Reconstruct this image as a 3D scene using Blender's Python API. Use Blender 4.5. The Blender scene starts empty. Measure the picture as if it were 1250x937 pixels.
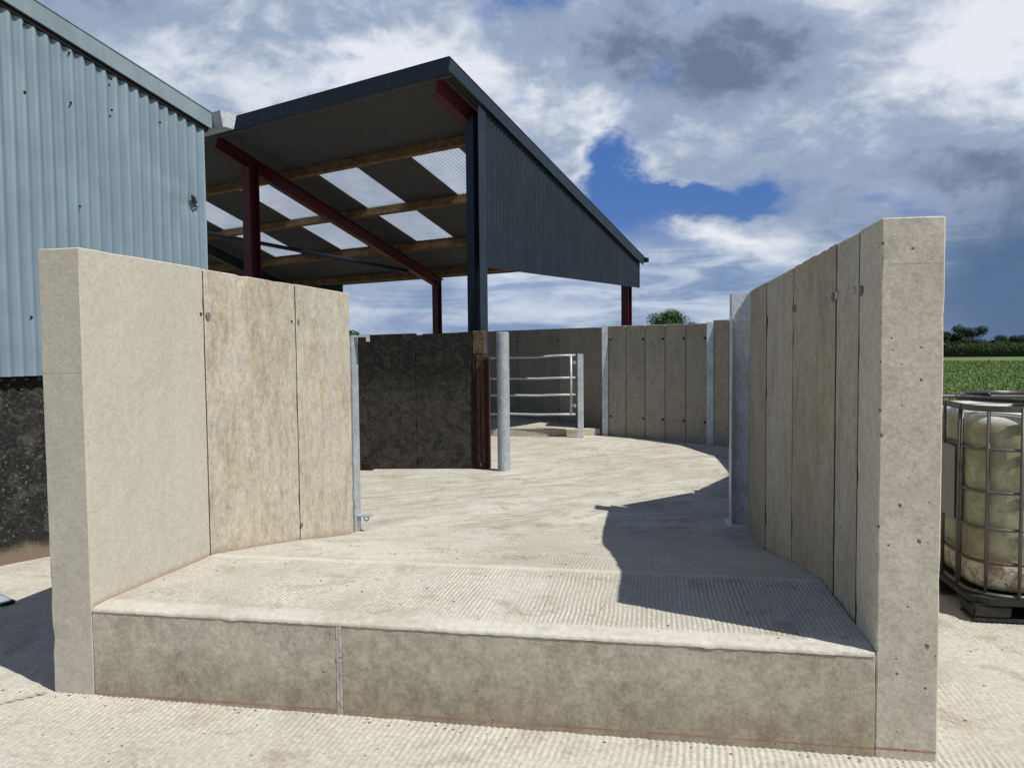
import bpy, bmesh, math, random
from mathutils import Vector, noise
random.seed(7)
S = bpy.context.scene
COL = S.collection

# ------------------------------------------------------------------ camera
CAM_F, CAM_H = 945.66, 1.55
cd = bpy.data.cameras.new("camera"); cam = bpy.data.objects.new("camera", cd); COL.objects.link(cam)
cd.sensor_width = 36; cd.lens = CAM_F / 1250 * 36; cd.clip_start = .05; cd.clip_end = 3000
yaw, pitch, roll = .1794, .0486, -.0096
fw = Vector((-math.sin(yaw)*math.cos(pitch), math.cos(yaw)*math.cos(pitch), -math.sin(pitch)))
rt = Vector((math.cos(yaw), math.sin(yaw), 0)); up = rt.cross(fw)
r2 = math.cos(roll)*rt + math.sin(roll)*up; u2 = -math.sin(roll)*rt + math.cos(roll)*up
from mathutils import Matrix
cam.matrix_world = Matrix(((r2.x, u2.x, -fw.x, 0), (r2.y, u2.y, -fw.y, 0), (r2.z, u2.z, -fw.z, CAM_H), (0, 0, 0, 1)))
S.camera = cam
S.view_settings.view_transform = 'Standard'; S.view_settings.look = 'None'
S.view_settings.exposure = 0; S.view_settings.gamma = 1
S.render.resolution_x = 1024; S.render.resolution_y = 767

# ------------------------------------------------------------------ sun
SUN = Vector((.61, -.27, 1.0)).normalized()          # towards the sun
sd = bpy.data.lights.new("sun", 'SUN'); sd.energy = 5.0; sd.angle = math.radians(.5); sd.color = (1, .965, .90)
so = bpy.data.objects.new("sun", sd); COL.objects.link(so); so.location = (5, -5, 20)
so.rotation_euler = SUN.to_track_quat('Z', 'Y').to_euler()

# ------------------------------------------------------------------ node helper
class NG:
    def __init__(s, nt): s.nt = nt; s.n = nt.nodes; s.l = nt.links
    def node(s, t, **k):
        x = s.n.new(t)
        for a, b in k.items(): setattr(x, a, b)
        return x
    def put(s, sock, v):
        if v is None: return
        if isinstance(v, bpy.types.NodeSocket): s.l.new(v, sock)
        else:
            if hasattr(sock.default_value, '__len__') and not hasattr(v, '__len__'): v = [v]*len(sock.default_value)
            if hasattr(v, '__len__') and len(v) == 3 and len(sock.default_value) == 4: v = (*v, 1)
            sock.default_value = v
    def m(s, op, a, b=None, c=None, clamp=False):
        x = s.node('ShaderNodeMath', operation=op, use_clamp=clamp)
        s.put(x.inputs[0], a); s.put(x.inputs[1], b); s.put(x.inputs[2], c); return x.outputs[0]
    def v(s, op, a, b=None):
        x = s.node('ShaderNodeVectorMath', operation=op); s.put(x.inputs[0], a); s.put(x.inputs[1], b)
        return x.outputs['Value'] if op in ('DOT_PRODUCT', 'LENGTH') else x.outputs[0]
    def noise(s, vec, scale, detail=4, rough=.55, dist=0, col=False):
        x = s.node('ShaderNodeTexNoise'); s.put(x.inputs['Vector'], vec); x.inputs['Scale'].default_value = scale
        x.inputs['Detail'].default_value = detail; x.inputs['Roughness'].default_value = rough; x.inputs['Distortion'].default_value = dist
        return x.outputs['Color' if col else 'Fac']
    def rng(s, v, a, b, c=0., d=1., smooth=True):
        x = s.node('ShaderNodeMapRange'); x.interpolation_type = 'SMOOTHSTEP' if smooth else 'LINEAR'
        s.put(x.inputs['Value'], v)
        for i, q in zip(('From Min', 'From Max', 'To Min', 'To Max'), (a, b, c, d)): s.put(x.inputs[i], q)
        return x.outputs['Result']
    def mix(s, f, a, b, mode='MIX'):
        x = s.node('ShaderNodeMix', data_type='RGBA', blend_type=mode); x.clamp_factor = True
        s.put(x.inputs[0], f); s.put(x.inputs[6], a); s.put(x.inputs[7], b); return x.outputs[2]
    def sep(s, v):
        x = s.node('ShaderNodeSeparateXYZ'); s.put(x.inputs[0], v); return x.outputs
    def comb(s, a, b, c):
        x = s.node('ShaderNodeCombineXYZ'); s.put(x.inputs[0], a); s.put(x.inputs[1], b); s.put(x.inputs[2], c); return x.outputs[0]
    def bump(s, h, strength=.5, dist=.01, normal=None):
        x = s.node('ShaderNodeBump'); x.inputs['Strength'].default_value = strength; x.inputs['Distance'].default_value = dist
        s.put(x.inputs['Height'], h)
        if normal: s.put(x.inputs['Normal'], normal)
        return x.outputs[0]

# ------------------------------------------------------------------ sky
W = bpy.data.worlds.new("World"); S.world = W; W.use_nodes = True
g = NG(W.node_tree); g.n.clear()
sky = g.node('ShaderNodeTexSky', sky_type='NISHITA'); sky.sun_disc = False
sky.sun_elevation = math.asin(SUN.z); sky.sun_rotation = math.atan2(SUN.x, SUN.y)
sky.altitude = 50; sky.air_density = 1.3; sky.dust_density = .3; sky.ozone_density = 2.5
tc = g.node('ShaderNodeTexCoord'); D = tc.outputs['Generated']
dx, dy, dz = g.sep(D)
SKS = .10                                              # Background strength
def K(c): return tuple(q/SKS for q in c)
az = g.m('ARCTAN2', dx, dy); el = g.m('ARCSINE', g.m('MAXIMUM', dz, -.99))
Dn = g.v('MULTIPLY', D, (1, 1, 1.7))
wn = g.v('SUBTRACT', g.noise(Dn, 4.6, 6, .62, col=True), (.5, .5, .5))
P0 = g.comb(az, el, 0)
P = g.v('ADD', P0, g.v('MULTIPLY', wn, (.26, .15, 0)))
def blob(a, e, sa, se, amp, PP=None):
    q = g.v('MULTIPLY', g.v('SUBTRACT', PP or P, (a, e, 0)), (1/sa, 1/se, 0))
    return g.m('MULTIPLY', g.m('EXPONENT', g.m('MULTIPLY', g.v('DOT_PRODUCT', q, q), -1.0)), amp)
def total(lst, base):
    t = base
    for b in lst: t = g.m('ADD', t, blob(*b))
    return t
# cloud cover: high except in the blue gaps and overhead, thinned for less skylight
n1 = g.noise(Dn, 5.5, 7, .58, .35)
cover = total([(-.055, .205, .05, .045, -.66), (.05, .172, .11, .020, -.72), (-.02, .135, .05, .03, -.6), (-.19, .42, .10, .035, -.45),
               (.17, .40, .10, .03, -.4), (-.17, .30, .05, .04, -.28), (-.16, .06, .16, .05, -.22), (.0, .10, .10, .02, -.25)],
              g.m('ADD', g.m('MULTIPLY', g.m('SUBTRACT', n1, .5), 2.0), g.rng(el, .42, .80, .62, .40)))
mask = g.rng(cover, .06, .50)
# brightness of the cloud; unseen sky overhead and behind darkened to cut ambient fill
n2 = g.noise(g.v('ADD', Dn, (3.1, 1.7, .4)), 3.6, 6, .60, .5)
n3 = g.noise(g.v('ADD', Dn, (7.1, 2.7, 5.4)), 13, 6, .66, .5)
bri = g.m('ADD', g.m('ADD', g.m('MULTIPLY', g.m('SUBTRACT', n2, .5), 2.1), g.m('MULTIPLY', g.m('SUBTRACT', n3, .5), .85)), g.m('ADD', g.rng(el, .43, .75, 0, -.60), g.rng(g.m('ABSOLUTE', az), .8, 1.6, 0, -.30)))
bri = total([(-.12, .27, .05, .06, .30), (-.20, .33, .04, .06, .25), (-.33, .33, .05, .03, .22), (.34, .30, .10, .07, .42), (.23, .36, .05, .05, .2), (-.27, .35, .10, .05, .30), (-.42, .30, .10, .06, .14), (-.07, .26, .04, .05, .25),
             (.14, .34, .10, .04, -.42), (.03, .33, .06, .04, -.28), (-.47, .385, .2, .04, -.32), (-.68, .36, .12, .06, -.1), (.20, .19, .22, .05, -.22),
             (.40, .10, .12, .07, -.52), (-.02, .02, .3, .04, -.12), (-.20, .06, .07, .03, .25)],
            g.m('ADD', bri, .55))
c_dark, c_mid, c_lit = (.15, .20, .295), (.32, .395, .535), (.80, .84, .905)
bri = g.m('ADD', bri, g.m('MULTIPLY', g.rng(cover, .75, .25), g.rng(el, .5, .4, 0, .30)))
ccol = g.mix(g.rng(bri, .0, .55), K(c_dark), K(c_mid))
ccol = g.mix(g.rng(bri, .55, 1.15), ccol, K(c_lit))
# low horizontal streaks near the skyline
st = g.noise(g.comb(g.m('MULTIPLY', az, 2.2), g.m('MULTIPLY', el, 13.), 2.0), 2.6, 5, .6, .7)
band = g.m('MULTIPLY', g.rng(el, .155, .10), g.rng(g.m('ABSOLUTE', g.m('ADD', az, g.m('MULTIPLY', g.m('SUBTRACT', n2, .5), .5))), .55, .15))
lowb = g.m('MULTIPLY', g.rng(st, .40, .66), .9)
lowcol = g.mix(g.rng(st, .38, .68), K((.16, .27, .47)), K((.68, .745, .855)))
wht = g.m('ADD', blob(.105, .132, .085, .014, .95), g.m('ADD', blob(.16, .115, .03, .008, .6), g.m('ADD', blob(.01, .095, .06, .008, .55), blob(-.10, .05, .12, .01, .4))))
ccol = g.mix(g.m('MULTIPLY', band, .72), ccol, lowcol)
mask = g.m('MAXIMUM', mask, g.m('MULTIPLY', band, .80))
ccol = g.mix(wht, ccol, K((.86, .89, .93))); mask = g.m('MAXIMUM', mask, g.m('MULTIPLY', wht, 1.0))
# slate rain bank on the right
slate = g.m('MULTIPLY', g.m('MULTIPLY', g.rng(g.m('ADD', az, g.m('MULTIPLY', g.m('SUBTRACT', n2, .5), .45)), .19, .42), g.rng(g.m('ADD', el, g.m('MULTIPLY', n3, .06)), .22, .10)), .93)
ccol = g.mix(slate, ccol, K((.085, .15, .275))); mask = g.m('MAXIMUM', mask, slate)
blue = g.mix(.8, sky.outputs[0], K((.030, .125, .44)))
fin = g.mix(g.m('MULTIPLY', mask, .97), blue, ccol)
bg = g.node('ShaderNodeBackground'); g.put(bg.inputs[0], fin); bg.inputs[1].default_value = SKS
wo = g.node('ShaderNodeOutputWorld'); g.l.new(bg.outputs[0], wo.inputs[0])

# ------------------------------------------------------------------ materials
def mat(name):
    m = bpy.data.materials.new(name); m.use_nodes = True
    g = NG(m.node_tree); b = m.node_tree.nodes['Principled BSDF']
    geo = g.node('ShaderNodeNewGeometry')
    return m, g, b, geo.outputs['Position']

def concrete(name, base, stain=.5, pits=.8, red=None, foot=None, lines=(), base_dirt=.0, grime=(.55, .47, .36), mott=1.0, top=None):
    m, g, b, P = mat(name)
    oi = g.node('ShaderNodeObjectInfo')
    c = g.mix(1, base, oi.outputs['Color'], 'MULTIPLY')
    Pr = g.v('ADD', P, g.comb(g.m('MULTIPLY', oi.outputs['Random'], 9.), 0, 0))
    n1 = g.noise(Pr, 1.6, 6, .6, .3); n2 = g.noise(Pr, 7, 8, .68, .2); n3 = g.noise(P, 60, 4, .6)
    n4 = g.noise(g.v('MULTIPLY', Pr, (1, 1, .16)), 9, 6, .6, .3); n5 = g.noise(P, 150, 3, .7); n6 = g.noise(Pr, 22, 7, .75)
    val = g.m('ADD', g.rng(n1, .3, .7, 1-.07*mott, 1+.06*mott), g.rng(n2, .3, .72, -.07*mott, .06*mott))
    val = g.m('ADD', val, g.m('ADD', g.rng(n3, .3, .7, -.10*min(1, mott+.3), .10*min(1, mott+.3)), g.m('ADD', g.rng(n5, .3, .7, -.08, .08), g.rng(n6, .36, .64, -.14*mott, .11*mott)))); val = g.m('ADD', val, g.rng(n4, .3, .7, -.045*mott, .045*mott))
    c = g.mix(1, c, g.comb(val, val, val), 'MULTIPLY')
    # damp brown patches
    ns = g.noise(g.v('MULTIPLY', Pr, (1, 1, .5)), 3.6, 10, .74, .8); ns2 = g.noise(g.v('MULTIPLY', Pr, (1.6, 1.6, .22)), 9, 8, .72, .5)
    st = g.m('MULTIPLY', g.rng(g.m('ADD', g.m('MULTIPLY', ns, .65), g.m('MULTIPLY', ns2, .35)), .46, .64), stain)
    c = g.mix(st, c, g.mix(1, c, (.77, .71, .61), 'MULTIPLY'))
    nw = g.noise(Pr, 5.5, 10, .76, .6); c = g.mix(g.m('MULTIPLY', g.rng(nw, .56, .72), .30), c, (.62, .60, .55))
    z = g.sep(P)[2]
    if base_dirt:
        d = g.m('MULTIPLY', g.rng(g.m('ADD', z, g.m('MULTIPLY', g.m('SUBTRACT', n2, .5), .25)), .30, .0), base_dirt)
        c = g.mix(d, c, g.mix(1, c, grime, 'MULTIPLY'))
    for zl, w_, s_, colr in lines:
        ym = g.m('LESS_THAN', g.sep(P)[1], 3.030)
        zz = g.m('ADD', z, g.m('MULTIPLY', g.m('SUBTRACT', g.noise(P, 2.2, 3), .5), .012))
        f = g.m('MULTIPLY', g.rng(g.m('ABSOLUTE', g.m('SUBTRACT', zz, zl)), w_, w_*.3), g.rng(g.noise(P, 5, 4), .36, .56, s_*.25, s_))
        c = g.mix(g.m('MULTIPLY', f, ym), c, colr)
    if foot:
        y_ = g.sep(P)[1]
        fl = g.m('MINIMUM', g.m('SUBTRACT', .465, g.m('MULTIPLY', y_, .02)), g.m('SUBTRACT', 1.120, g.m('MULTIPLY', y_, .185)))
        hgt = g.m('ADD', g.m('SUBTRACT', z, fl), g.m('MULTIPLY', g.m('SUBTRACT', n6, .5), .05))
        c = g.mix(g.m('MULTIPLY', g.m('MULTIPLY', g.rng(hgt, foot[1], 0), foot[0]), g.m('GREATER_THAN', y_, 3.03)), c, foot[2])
    if red is not None:
        x_, y_, _ = g.sep(P)
        ramp = g.m('ADD', red[0], g.m('MULTIPLY', y_, red[1])); ramp = g.m('ADD', ramp, g.m('MULTIPLY', x_, red[2]))
        f = g.m('MULTIPLY', g.rng(g.m('ABSOLUTE', g.m('SUBTRACT', z, ramp)), red[3], red[3]*.3), g.rng(g.noise(P, 3, 5), .35, .6, .15, red[4]))
        if len(red) > 5: f = g.m('MULTIPLY', f, g.m('MULTIPLY', g.m('GREATER_THAN', y_, red[5]), g.m('LESS_THAN', y_, red[6])))
        c = g.mix(f, c, (.34, .13, .10))
    # blow holes
    vo = g.node('ShaderNodeTexVoronoi'); vo.inputs['Scale'].default_value = 30; g.put(vo.inputs['Vector'], g.v('ADD', P, g.v('MULTIPLY', g.noise(P, 45, 2, col=True), (.012, .012, .012))))
    dist, cr = vo.outputs['Distance'], g.sep(vo.outputs['Color'])
    rad = g.m('MULTIPLY', g.rng(cr[0], .66, 1.0, .01, .20, False), pits)
    hole = g.m('MULTIPLY', g.rng(dist, g.m('ADD', rad, .03), g.m('SUBTRACT', rad, .03)), g.m('GREATER_THAN', g.m('ADD', cr[0], g.m('MULTIPLY', g.m('SUBTRACT', n1, .5), 1.6)), .70))
    c = g.mix(g.m('MULTIPLY', hole, g.rng(cr[1], 0, 1, .25, .85, False)), c, (.075, .065, .055))
    g.put(b.inputs['Base Color'], c); b.inputs['Roughness'].default_value = .9; b.inputs['Specular IOR Level'].default_value = .25
    h = g.m('ADD', g.m('ADD', g.m('MULTIPLY', n3, .35), g.m('MULTIPLY', n5, .25)), g.m('ADD', g.m('MULTIPLY', g.m('ADD', n2, n6), .7), g.m('MULTIPLY', hole, -2.2)))
    g.put(b.inputs['Normal'], g.bump(h, .6, .004))
    return m

def ground_mat(name, ridged):
    m, g, b, P = mat(name)
    x, y, z = g.sep(P)
    n1 = g.noise(P, .55, 6, .6, .6); n2 = g.noise(P, 3.2, 9, .7, .5); n3 = g.noise(P, 38, 5, .65); n4 = g.noise(P, 140, 3, .6)
    c = g.mix(g.rng(n1, .3, .7), (.45, .425, .36), (.535, .512, .45))
    # long smears left by scraping and tyres
    ax = g.m('ADD', g.m('MULTIPLY', x, .82), g.m('MULTIPLY', y, .57)); bx_ = g.m('ADD', g.m('MULTIPLY', x, -.57), g.m('MULTIPLY', y, .82))
    sm = g.noise(g.comb(g.m('MULTIPLY', ax, .5), g.m('MULTIPLY', bx_, 2.2), z), 1.9, 8, .74, 1.6)
    if not ridged:
      sm = g.m('ADD', .48, g.m('MULTIPLY', g.m('SUBTRACT', sm, .48), g.rng(y, 3.5, 7, .45, 1.1)))
      c = g.mix(g.rng(sm, .50, .64, 0, .85), c, (.34, .295, .23)); c = g.mix(g.rng(sm, .46, .34, 0, .8), c, (.64, .605, .53))
    c = g.mix(g.m('MULTIPLY', g.rng(n2, .5, .70), .85), c, (.34, .285, .22))
    v = g.m('ADD', .955, g.m('ADD', g.rng(n3, .3, .7, -.14, .15), g.rng(n4, .3, .7, -.09, .09))); c = g.mix(1, c, g.comb(v, v, v), 'MULTIPLY')
    # swept ridges left by the tamping bar
    wx = g.m('ADD', x, g.m('MULTIPLY', g.m('SUBTRACT', g.noise(P, .9, 3), .5), .10 if ridged else .6))
    if not ridged:
        # arcs round the pen beyond the ramp
        far = g.rng(y, 6.3, 6.9)
        geo_r = far
        rr = g.v('LENGTH', g.v('SUBTRACT', P, (-3.5, 6.0, 0)))
        wx = g.m('ADD', g.m('MULTIPLY', wx, g.m('SUBTRACT', 1, far)), g.m('MULTIPLY', rr, far))
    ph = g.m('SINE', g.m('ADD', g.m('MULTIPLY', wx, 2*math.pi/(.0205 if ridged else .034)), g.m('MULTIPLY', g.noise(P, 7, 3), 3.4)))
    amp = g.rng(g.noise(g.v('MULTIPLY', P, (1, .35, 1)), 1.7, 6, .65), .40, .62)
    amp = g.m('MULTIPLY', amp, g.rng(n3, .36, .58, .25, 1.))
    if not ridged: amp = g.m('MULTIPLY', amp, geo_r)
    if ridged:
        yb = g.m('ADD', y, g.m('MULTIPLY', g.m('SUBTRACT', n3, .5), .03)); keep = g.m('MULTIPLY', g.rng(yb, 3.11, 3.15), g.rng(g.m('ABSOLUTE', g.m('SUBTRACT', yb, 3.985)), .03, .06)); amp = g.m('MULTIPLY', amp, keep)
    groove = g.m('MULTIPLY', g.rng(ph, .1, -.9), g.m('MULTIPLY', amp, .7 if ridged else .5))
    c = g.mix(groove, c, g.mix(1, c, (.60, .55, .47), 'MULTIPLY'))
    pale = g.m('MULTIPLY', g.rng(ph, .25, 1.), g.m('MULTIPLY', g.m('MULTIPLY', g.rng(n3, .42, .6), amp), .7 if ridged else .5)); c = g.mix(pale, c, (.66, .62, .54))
    # dark dirt crumbs and stains
    nd = g.noise(g.v('MULTIPLY', P, (1, 1.8, 1)), 9, 6, .72, .8); c = g.mix(g.rng(nd, .63, .70, 0, .75), c, (.16, .115, .075))
    nw = g.noise(P, 1.25, 7, .62, 1.2); c = g.mix(g.rng(nw, .52, .70, 0, .6), c, (.37, .335, .275))
    if ridged:
        # paler trowelled bands: along the crest and at the lip
        yy = g.m('ADD', y, g.m('MULTIPLY', g.m('SUBTRACT', g.noise(P, 3, 3), .5), .08))
        bnd = g.m('MAXIMUM', g.rng(g.m('ABSOLUTE', g.m('SUBTRACT', yy, 3.985)), .055, .02), g.m('MULTIPLY', g.rng(yy, 3.16, 3.10), .9))
        c = g.mix(g.m('MULTIPLY', g.m('MULTIPLY', bnd, g.rng(n2, .3, .6, .9, .35)), .8), c, (.60, .57, .50))
        nr = g.rng(x, -2.36, -2.45); c = g.mix(g.m('MULTIPLY', nr, .3), c, (.40, .31, .25))
        hb = g.m('MULTIPLY', ph, g.m('MULTIPLY', amp, .35))
    else:
        hb = g.m('MULTIPLY', ph, g.m('MULTIPLY', amp, .5))
        nb = g.rng(y, 1.2, 2.4)
    h = g.m('ADD', hb, g.m('ADD', g.m('MULTIPLY', n3, 1.0), g.m('ADD', g.m('MULTIPLY', n2, 1.2), g.m('MULTIPLY', n4, .35))))
    g.put(b.inputs['Base Color'], c); b.inputs['Roughness'].default_value = .93; b.inputs['Specular IOR Level'].default_value = .2
    g.put(b.inputs['Normal'], g.bump(h, .6, .006))
    return m

def paint(name, base, rough=.45, metal=0, dirt=.3, dirtcol=(.1, .09, .07), scale=3, bump=.15, spec=.4, streak=True):
    m, g, b, P = mat(name)
    n1 = g.noise(P, scale, 7, .62, .3); n2 = g.noise(g.v('MULTIPLY', P, (1, 1, .12)) if streak else P, scale*4, 6, .6)
    v = g.m('ADD', .99, g.m('ADD', g.rng(n1, .3, .7, -.09, .09), g.rng(n2, .3, .7, -.07, .07)))
    c = g.mix(1, base, g.comb(v, v, v), 'MULTIPLY')
    c = g.mix(g.m('MULTIPLY', g.rng(g.m('ADD', g.m('MULTIPLY', n1, .4), g.m('MULTIPLY', n2, .6)), .50, .68), dirt), c, dirtcol)
    g.put(b.inputs['Base Color'], c); b.inputs['Metallic'].default_value = metal
    g.put(b.inputs['Roughness'], g.rng(n1, .3, .7, rough-.08, rough+.12)); b.inputs['Specular IOR Level'].default_value = spec
    g.put(b.inputs['Normal'], g.bump(n1, bump, .01))
    return m

def galv(name, base=(.42, .46, .49), rough=.48):
    m, g, b, P = mat(name)
    vo = g.node('ShaderNodeTexVoronoi'); vo.inputs['Scale'].default_value = 60; g.put(vo.inputs['Vector'], g.v('MULTIPLY', P, (1, 1, .5)))
    n1 = g.noise(P, 5, 7, .65, .4); n2 = g.noise(P, 55, 4, .6)
    v = g.m('ADD', .97, g.m('ADD', g.rng(g.sep(vo.outputs['Color'])[0], 0, 1, -.10, .10), g.m('ADD', g.rng(n1, .3, .7, -.14, .14), g.rng(n2, .3, .7, -.10, .10))))
    c = g.mix(1, base, g.comb(v, v, v), 'MULTIPLY'); c = g.mix(g.rng(n1, .62, .74, 0, .4), c, (.25, .24, .21))
    g.put(b.inputs['Base Color'], c); b.inputs['Metallic'].default_value = .3; g.put(b.inputs['Roughness'], g.rng(n2, .3, .7, rough-.05, rough+.15))
    return m

def mottled(name, cols, scale, thr, rough=.9, bump=.5, extra=None):
    """base + successive noise-masked colours"""
    m, g, b, P = mat(name)
    c = cols[0]; h = g.noise(P, scale, 8, .7, .5)
    for i, (cc, (a, d)) in enumerate(zip(cols[1:], thr)):
        sc = scale*(1+.7*i); n = g.noise(g.v('ADD', P, (i*3.3, i*1.7, i*.9)), sc, 9, .72, .6); c = g.mix(g.rng(n, a, d), c, cc)
    if extra: c = extra(g, c, P)
    g.put(b.inputs['Base Color'], c); b.inputs['Roughness'].default_value = rough; b.inputs['Specular IOR Level'].default_value = .2
    g.put(b.inputs['Normal'], g.bump(g.noise(P, scale*5, 6, .65), bump, .01))
    return m

CB = (.425, .398, .342)
LN = (.20, .175, .145)
M_wallL = concrete('left wall smooth concrete', (.49, .462, .39), .18, .35, lines=[(1.451, .004, .4, LN)], foot=(.55, .035, (.36, .25, .19)), mott=.35)
M_wallL2 = concrete('left wall stained concrete', (.50, .462, .385), 1.0, .35, foot=(.6, .06, (.33, .24, .18)), mott=1.0)
M_wallR = concrete('right wall concrete', (.485, .45, .378), .25, 1.25, mott=.7, red=(.037, 0, 0, .007, .9, 0, 3.03), lines=[(1.834, .003, .45, LN), (1.457, .003, .35, LN), (.709, .003, .4, LN)])
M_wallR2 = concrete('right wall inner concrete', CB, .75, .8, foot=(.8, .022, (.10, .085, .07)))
M_front = concrete('front wall concrete', (.45, .415, .345), .55, .6, red=(.028, 0, .007, .006, .75), base_dirt=.5, mott=1.1)
M_pen = concrete('pen wall concrete', (.335, .31, .26), .5, .2)
M_mortar = concrete('mortar', (.50, .47, .41), .3, 0)
M_joint = concrete('joint filler', (.045, .04, .034), .2, 0)
M_plug = concrete('grey plug mortar', (.17, .18, .19), .2, 0)
M_kerb = concrete('kerb concrete', (.46, .42, .35), .5, .2)
M_yard = ground_mat('yard concrete', False)
M_ramp = ground_mat('ramp concrete', True)
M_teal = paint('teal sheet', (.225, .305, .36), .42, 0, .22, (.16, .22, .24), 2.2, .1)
def painted_rib_shade(m_, org, ph, pit, colr, k):  # paints a shaded flank stripe into the colour of every corrugation
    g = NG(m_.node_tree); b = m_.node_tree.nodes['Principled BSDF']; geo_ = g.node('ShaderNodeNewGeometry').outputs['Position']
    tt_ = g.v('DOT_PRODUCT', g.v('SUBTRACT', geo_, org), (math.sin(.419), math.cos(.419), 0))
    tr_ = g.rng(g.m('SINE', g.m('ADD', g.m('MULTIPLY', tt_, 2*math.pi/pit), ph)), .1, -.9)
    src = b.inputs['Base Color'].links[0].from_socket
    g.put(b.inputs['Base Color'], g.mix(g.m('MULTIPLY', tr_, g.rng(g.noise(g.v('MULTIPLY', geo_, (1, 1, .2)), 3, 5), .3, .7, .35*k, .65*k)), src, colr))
painted_rib_shade(M_teal, (-4.633, 4.772, 0), .6, .0863, (.115, .165, .195), 1)
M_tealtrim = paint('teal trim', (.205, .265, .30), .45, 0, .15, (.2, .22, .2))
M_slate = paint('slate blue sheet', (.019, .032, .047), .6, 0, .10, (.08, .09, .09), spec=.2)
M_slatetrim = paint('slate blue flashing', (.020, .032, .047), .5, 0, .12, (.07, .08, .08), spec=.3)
painted_rib_shade(M_slate, (-2.325, 10.3, 0), .4, .0762, (.008, .014, .022), 1.4)
M_navy = paint('navy steel', (.008, .018, .034), .5, 0, .2, (.05, .05, .05))
M_red = paint('red oxide steel', (.078, .009, .014), .55, 0, .2, (.05, .02, .02))
M_under = paint('grey sheet underside', (.075, .075, .078), .7, 0, .2, (.05, .05, .05))
M_wood = mottled('purlin timber', [(.24, .145, .066), (.16, .09, .042), (.08, .045, .024)], 6, [(.4, .6), (.58, .7)], .8, .3)
M_galv = galv('galvanised steel'); M_galvb = galv('galvanised bluish', (.56, .61, .645)); M_galvl = galv('galvanised light', (.55, .58, .60))
M_rust = mottled('rusty steel', [(.062, .036, .025), (.115, .064, .040), (.032, .019, .015)], 12, [(.45, .65), (.5, .7)], .85, .5)
M_rustdk = mottled('dark rust', [(.03, .014, .011), (.075, .03, .018)], 12, [(.5, .7)], .9, .5)
def mouldx(g, c, P):
    z = g.sep(P)[2]
    n = g.noise(P, 6.0, 9, .72, .8); low = g.m('MULTIPLY', g.rng(g.m('ADD', z, g.m('MULTIPLY', n, .8)), 1.65, 1.25), .85)
    c = g.mix(low, c, g.mix(g.rng(g.noise(P, 9, 9, .75, .6), .36, .64), (.018, .017, .014), (.060, .055, .043)))
    sp = g.noise(P, 45, 3, .7); return g.mix(g.m('MULTIPLY', g.rng(sp, .62, .68), g.rng(n, .4, .6, .15, .6)), c, (.19, .18, .15))
M_mould = mottled('mouldy black concrete', [(.010, .010, .009), (.030, .029, .025)], 11, [(.45, .65)], .95, .7, mouldx)
def blockx(g, c, P):
    n = g.noise(P, 4, 6, .6, .8)
    c = g.mix(g.m('MULTIPLY', g.rng(g.noise(P, 38, 5, .75), .56, .66), g.rng(n, .35, .6, .35, 1.)), c, (.20, .195, .175))
    z = g.sep(P)[2]; c = g.mix(g.rng(g.m('ADD', z, g.m('MULTIPLY', n, .18)), .22, .13), c, (.20, .155, .11)); return c
M_block = mottled('weathered black render', [(.022, .022, .021), (.07, .068, .06), (.012, .012, .011)], 9, [(.46, .66), (.5, .66)], .95, 1.0, blockx)
M_stub = mottled('brown stained concrete', [(.10, .078, .05), (.055, .042, .028), (.16, .135, .10)], 14, [(.45, .6), (.58, .7)], .9, .5)
M_black = paint('black plastic', (.018, .018, .02), .35, 0, .25, (.07, .06, .05), 8)
M_blackpal = paint('black pallet', (.022, .022, .021), .5, 0, .4, (.10, .085, .065), 9)
M_cage = paint('cage steel', (.13, .125, .115), .45, .5, .4, (.07, .045, .03), 10)
M_cagerust = paint('rusty cage steel', (.11, .07, .055), .5, .3, .5, (.08, .035, .022), 10)
M_plate = paint('grey plate', (.20, .215, .215), .5, .2, .3, (.12, .11, .09), 6)
M_drain = paint('pale blue cover', (.42, .50, .60), .4, .3, .2, (.3, .3, .3))
M_debris = mottled('debris', [(.19, .15, .105), (.09, .065, .045), (.32, .28, .22)], 30, [(.4, .6), (.6, .7)])
M_chalk = mottled('red chalk', [(.50, .36, .27), (.47, .28, .20)], 20, [(.4, .6)])
M_dark = paint('dark gap', (.01, .01, .012), .9, 0, .1, (.01, .01, .01))

# rooflight: translucent grp
m, g, b, P = mat('translucent rooflight'); M_light = m
n = g.noise(P, 3, 6, .6); cc = g.mix(g.rng(n, .3, .7), (.46, .50, .55), (.60, .63, .67))
tr = g.node('ShaderNodeBsdfTranslucent'); g.put(tr.inputs[0], cc); tp = g.node('ShaderNodeBsdfTransparent'); tp.inputs[0].default_value = (.80, .84, .88, 1)
df = g.node('ShaderNodeBsdfDiffuse'); g.put(df.inputs[0], (.35, .37, .38))
a1 = g.node('ShaderNodeMixShader'); a1.inputs[0].default_value = .5; g.l.new(tr.outputs[0], a1.inputs[1]); g.l.new(tp.outputs[0], a1.inputs[2])
a2 = g.node('ShaderNodeMixShader'); a2.inputs[0].default_value = .22; g.l.new(a1.outputs[0], a2.inputs[1]); g.l.new(df.outputs[0], a2.inputs[2])
g.l.new(a2.outputs[0], g.n['Material Output'].inputs[0])

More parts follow.
